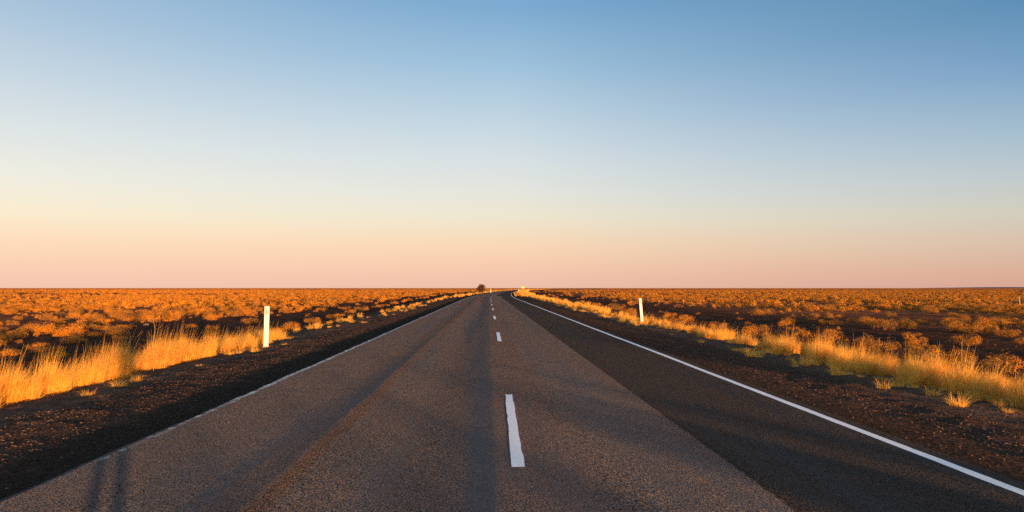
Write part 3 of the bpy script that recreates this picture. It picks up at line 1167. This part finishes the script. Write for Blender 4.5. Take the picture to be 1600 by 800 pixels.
# ------------------------------------------------------------------ yellow sign
M_YEL = plain_mat('yellow_sign_paint', (0.85, 0.58, 0.05), 0.5, 0.05)
M_STEEL = plain_mat('galvanised_steel', (0.28, 0.26, 0.24), 0.5, 0.2)
y = 350
x = px_dir(817) * y
sgn = tag(empty('road_sign', (x, y, h_at(x - float(cx(y)), y))), 'small yellow sign board on two legs at the distant bend', 'sign')
bm = bmesh.new()
box_bm(bm, -0.78, 0.78, -0.02, 0.02, 1.35, 2.35, 0.01)
bm_obj('sign_board', bm, M_YEL, sgn)
for s in (-0.5, 0.5):
    bm = bmesh.new()
    bmesh.ops.create_cone(bm, cap_ends=True, segments=10, radius1=0.05, radius2=0.05, depth=2.45)
    for v in bm.verts:
        v.co += Vector((s, 0.075, 1.02))
    bm_obj('leg', bm, M_STEEL, sgn)

# ------------------------------------------------------------------ dark tree
y = 180
x = px_dir(752) * y
u = x - float(cx(y))
tr = tag(empty('bushy_tree', (x, y, h_at(u, y))), 'round dark bushy tree at the left road edge on the horizon', 'tree')
r = np.random.default_rng(77)
P, Q = [], []
for k in range(34):
    q = r.normal(size=3)
    q /= np.linalg.norm(q)
    c = np.array([0, 0, 1.02]) + q * np.array([0.66, 0.66, 0.80]) * r.uniform(0.3, 1)
    rr = r.uniform(0.28, 0.46)
    n = 170
    d = r.normal(size=(n, 3))
    d /= np.linalg.norm(d, axis=1, keepdims=True)
    P.append(c + d * rr * r.uniform(0.6, 1.1, (n, 1)))
    e = d + 0.5 * r.normal(size=(n, 3))
    Q.append(e / np.linalg.norm(e, axis=1, keepdims=True))
P = np.concatenate(P)
Q = np.concatenate(Q)
k = P[:, 2] > 0.05
v, f = leaf_quads(P[k], Q[k], 0.055, r)
link('crown', mesh_np('crown', v, f, M_TREE), tr)
bm = bmesh.new()
for s in range(6):
    a = s * 1.05
    p0 = Vector((0.04 * math.cos(a), 0.04 * math.sin(a), -0.1))
    p1 = Vector((0.45 * math.cos(a), 0.45 * math.sin(a), 1.5))
    ring = []
    for p, w in ((p0, 0.05), (p0.lerp(p1, 0.5) + Vector((0, 0, 0.08)), 0.035), (p1, 0.012)):
        ring.append([bm.verts.new(p + Vector((w * math.cos(t * 1.2566), w * math.sin(t * 1.2566), 0))) for t in range(5)])
    for A, B in zip(ring, ring[1:]):
        for t in range(5):
            bm.faces.new((A[t], A[(t + 1) % 5], B[(t + 1) % 5], B[t]))
bm_obj('trunk', bm, M_TWIG, tr)
tr.scale = (1.45, 1.45, 1.38)

# ------------------------------------------------------------------ weed stalk, pale rock
M_STALK = plain_mat('dry_stalk', (0.50, 0.34, 0.14), 0.8)


def stalk(px, y, h, seed, label):
    x = px_dir(px) * y
    u = x - float(cx(y))
    r = random.Random(seed)
    bm = bmesh.new()

    def tube(pts, w0, w1):
        rings = []
        for i, p in enumerate(pts):
            w = w0 + (w1 - w0) * i / (len(pts) - 1)
            rings.append([bm.verts.new(Vector(p) + Vector((w * math.cos(t * 1.5708), w * math.sin(t * 1.5708), 0))) for t in range(4)])
        for A, B in zip(rings, rings[1:]):
            for t in range(4):
                bm.faces.new((A[t], A[(t + 1) % 4], B[(t + 1) % 4], B[t]))
    main = [(0.02 * math.sin(i * 1.3) * i / 4 - 0.03 * i / 8, 0, h * i / 8) for i in range(9)]
    tube(main, 0.0045, 0.0015)
    for i in (3, 4, 5, 6, 7):
        p = main[i]
        s = -1 if i % 2 else 1
        l = r.uniform(0.08, 0.2)
        tube([p, (p[0] + s * l * 0.6, p[1], p[2] + l * 0.3), (p[0] + s * l, p[1] + 0.02, p[2] + l * 0.9)], 0.0025, 0.0012)
    o = bm_obj('weed_stalk', bm, M_STALK)
    o.location = (x, y, h_at(u, y))
    tag(o, label, 'weed')


stalk(244, 12.8, 1.08, 3, 'tall bare branching weed stalk rising above the left grass')
stalk(207, 12.2, 0.92, 5, 'thin straight dry stalk left of the branching weed')

v, f, mi = stone_geo(99)
o = link('rock', mesh_np('rock', v * np.array([0.32, 0.3, 0.2]), f, plain_mat('pale_rock', (0.55, 0.46, 0.34), 0.9), smooth=False))
yy = 33.0
xx = px_dir(231) * yy
o.location = (xx, yy, h_at(xx, yy) + 0.03)
tag(o, 'small pale rock on dark soil beyond the left grass', 'rock')

# ------------------------------------------------------------------ distant hills on the right horizon
bm = bmesh.new()
R = 8500.0
prev = None
for i in range(61):
    a = rad(31 + 26 * i / 60)
    env = smooth(0, 0.35, i / 60.0) * (1 - smooth(0.9, 1.0, i / 60.0))
    hh = float(env * (14 + 14 * float(vnoise(np.array([i * 0.16]), np.array([0.5]), 9)[0])))
    x_, y_ = R * math.sin(a), R * math.cos(a)
    k = 1.12
    row = [bm.verts.new((x_ * 0.96, y_ * 0.96, -8)), bm.verts.new((x_, y_, max(hh, 0) - 4)), bm.verts.new((x_ * k, y_ * k, -8))]
    if prev:
        for q in range(2):
            bm.faces.new((prev[q], row[q], row[q + 1], prev[q + 1]))
    prev = row
o = bm_obj('hills', bm, plain_mat('hazy_hill_slopes', (0.10, 0.11, 0.15), 1.0, 0.1, 0.002, 0.0), smooth=True)  # distant air haze painted into the blue-grey hill colour
tag(o, 'low blue hills on the right horizon', kind='structure')

# ------------------------------------------------------------------ the person whose long shadow falls to the left
M_SKIN = plain_mat('skin', (0.45, 0.28, 0.2), 0.6, 0.1)
M_JACKET = plain_mat('dark_jacket', (0.03, 0.035, 0.05), 0.9, 0.3)
M_TROUSER = plain_mat('trousers', (0.05, 0.05, 0.07), 0.9, 0.3)
M_HAIR = plain_mat('hair', (0.03, 0.02, 0.015), 0.8, 0.3, 90)
M_SHOE = plain_mat('shoes', (0.04, 0.03, 0.025), 0.7, 0.2)
M_BLACK = plain_mat('black_plastic', (0.02, 0.02, 0.02), 0.4, 0.1)
PX, PY = 0.03, -0.42


def skin_obj(name, pts, edges, radii, mat, parent, root=0, sub=2):
    me = bpy.data.meshes.new(name)
    me.from_pydata([Vector(p) for p in pts], edges, [])
    o = link(name, me, parent)
    md = o.modifiers.new('skin', 'SKIN')
    sv = me.skin_vertices[0].data
    for i, rr in enumerate(radii):
        sv[i].radius = rr if isinstance(rr, tuple) else (rr, rr)
        sv[i].use_root = (i == root)
    sb = o.modifiers.new('sub', 'SUBSURF')
    sb.levels = sub
    sb.render_levels = sub
    me.materials.append(mat)
    return o


per = tag(empty('person', (PX, PY, float(h_road(np.array([PX]), np.array([PY]))[0]))),
          'person in dark clothes standing on the road whose long shadow falls left', 'person')
pts = [(0, 0, .90), (0, 0, 1.08), (0, 0, 1.28), (0, .0, 1.40), (0, .02, 1.47), (0, .035, 1.54), (0, .03, 1.62)]
radii = [(.13, .09), (.12, .085), (.15, .10), (.06, .055), (.075, .08), (.078, .095), (.05, .06)]
edges = [(i, i + 1) for i in range(6)]
for s in (-1, 1):
    b = len(pts)
    pts += [(s * .09, 0, .84), (s * .085, .02, .47), (s * .085, -.01, .09), (s * .10, .12, .035)]
    radii += [.085, .055, .04, (.04, .03)]
    edges += [(0, b), (b, b + 1), (b + 1, b + 2), (b + 2, b + 3)]
    b = len(pts)
    pts += [(s * .17, 0, 1.33), (s * .27, .06, 1.16), (s * .10, .20, 1.36), (s * .085, .215, 1.42)]
    radii += [.052, .04, .026, (.034, .018)]
    edges += [(2, b), (b, b + 1), (b + 1, b + 2), (b + 2, b + 3)]
    h = len(pts) - 1
    for q in range(4):
        c = len(pts)
        pts += [(s * (.075 - .0 * q), .225 + .0, 1.445 - .018 * q + .01), (s * (.045 - .004 * q), .245, 1.452 - .018 * q), (s * (.022 + .003 * q), .25, 1.450 - .018 * q)]
        radii += [.009, .0085, .007]
        edges += [(h, c), (c, c + 1), (c + 1, c + 2)]
    c = len(pts)
    pts += [(s * .07, .19, 1.405), (s * .045, .185, 1.41)]
    radii += [.010, .009]
    edges += [(h, c), (c, c + 1)]
skin_obj('body', pts, edges, radii, M_SKIN, per)
jp = [(0, 0, .86), (0, 0, 1.08), (0, 0, 1.28), (0, 0, 1.37)]
jr = [(.15, .105), (.135, .1), (.165, .115), (.09, .075)]
je = [(0, 1), (1, 2), (2, 3)]
for s in (-1, 1):
    b = len(jp)
    jp += [(s * .17, 0, 1.33), (s * .27, .06, 1.16), (s * .115, .185, 1.335)]
    jr += [.065, .052, .038]
    je += [(2, b), (b, b + 1), (b + 1, b + 2)]
skin_obj('jacket', jp, je, jr, M_JACKET, per)
tp = [(0, 0, .93)]
trr = [(.14, .10)]
te = []
for s in (-1, 1):
    b = len(tp)
    tp += [(s * .09, 0, .84), (s * .085, .02, .47), (s * .085, -.01, .11)]
    trr += [.098, .07, .055]
    te += [(0, b), (b, b + 1), (b + 1, b + 2)]
skin_obj('trousers', tp, te, trr, M_TROUSER, per)
skin_obj('hair', [(0, -.015, 1.50), (0, -.01, 1.58), (0, .02, 1.645)], [(0, 1), (1, 2)], [(.07, .06), (.088, .09), (.05, .06)], M_HAIR, per)
for s in (-1, 1):
    skin_obj('shoe', [(s * .085, -.03, .05), (s * .095, .10, .045), (s * .105, .19, .035)], [(0, 1), (1, 2)], [(.045, .048), (.048, .04), (.04, .03)], M_SHOE, per)
for s in (-1, 1):
    bm = bmesh.new()
    bmesh.ops.create_uvsphere(bm, u_segments=10, v_segments=8, radius=0.012)
    for v in bm.verts:
        v.co += Vector((s * .032, .118, 1.545))
    bm_obj('eye', bm, M_BLACK, per, True)
camo = tag(empty('hand_camera', (PX, PY + 0.245, 1.425)), 'small black camera held up in both hands', 'camera')
bm = bmesh.new()
box_bm(bm, -.065, .065, -.02, .02, -.045, .045, 0.006)
bm_obj('camera_body', bm, M_BLACK, camo)
bm = bmesh.new()
bmesh.ops.create_cone(bm, cap_ends=True, segments=24, radius1=.033, radius2=.033, depth=.045, matrix=Matrix.Rotation(rad(90), 4, 'X'))
for v in bm.verts:
    v.co.y += .044
bm_obj('camera_lens', bm, M_BLACK, camo, False)
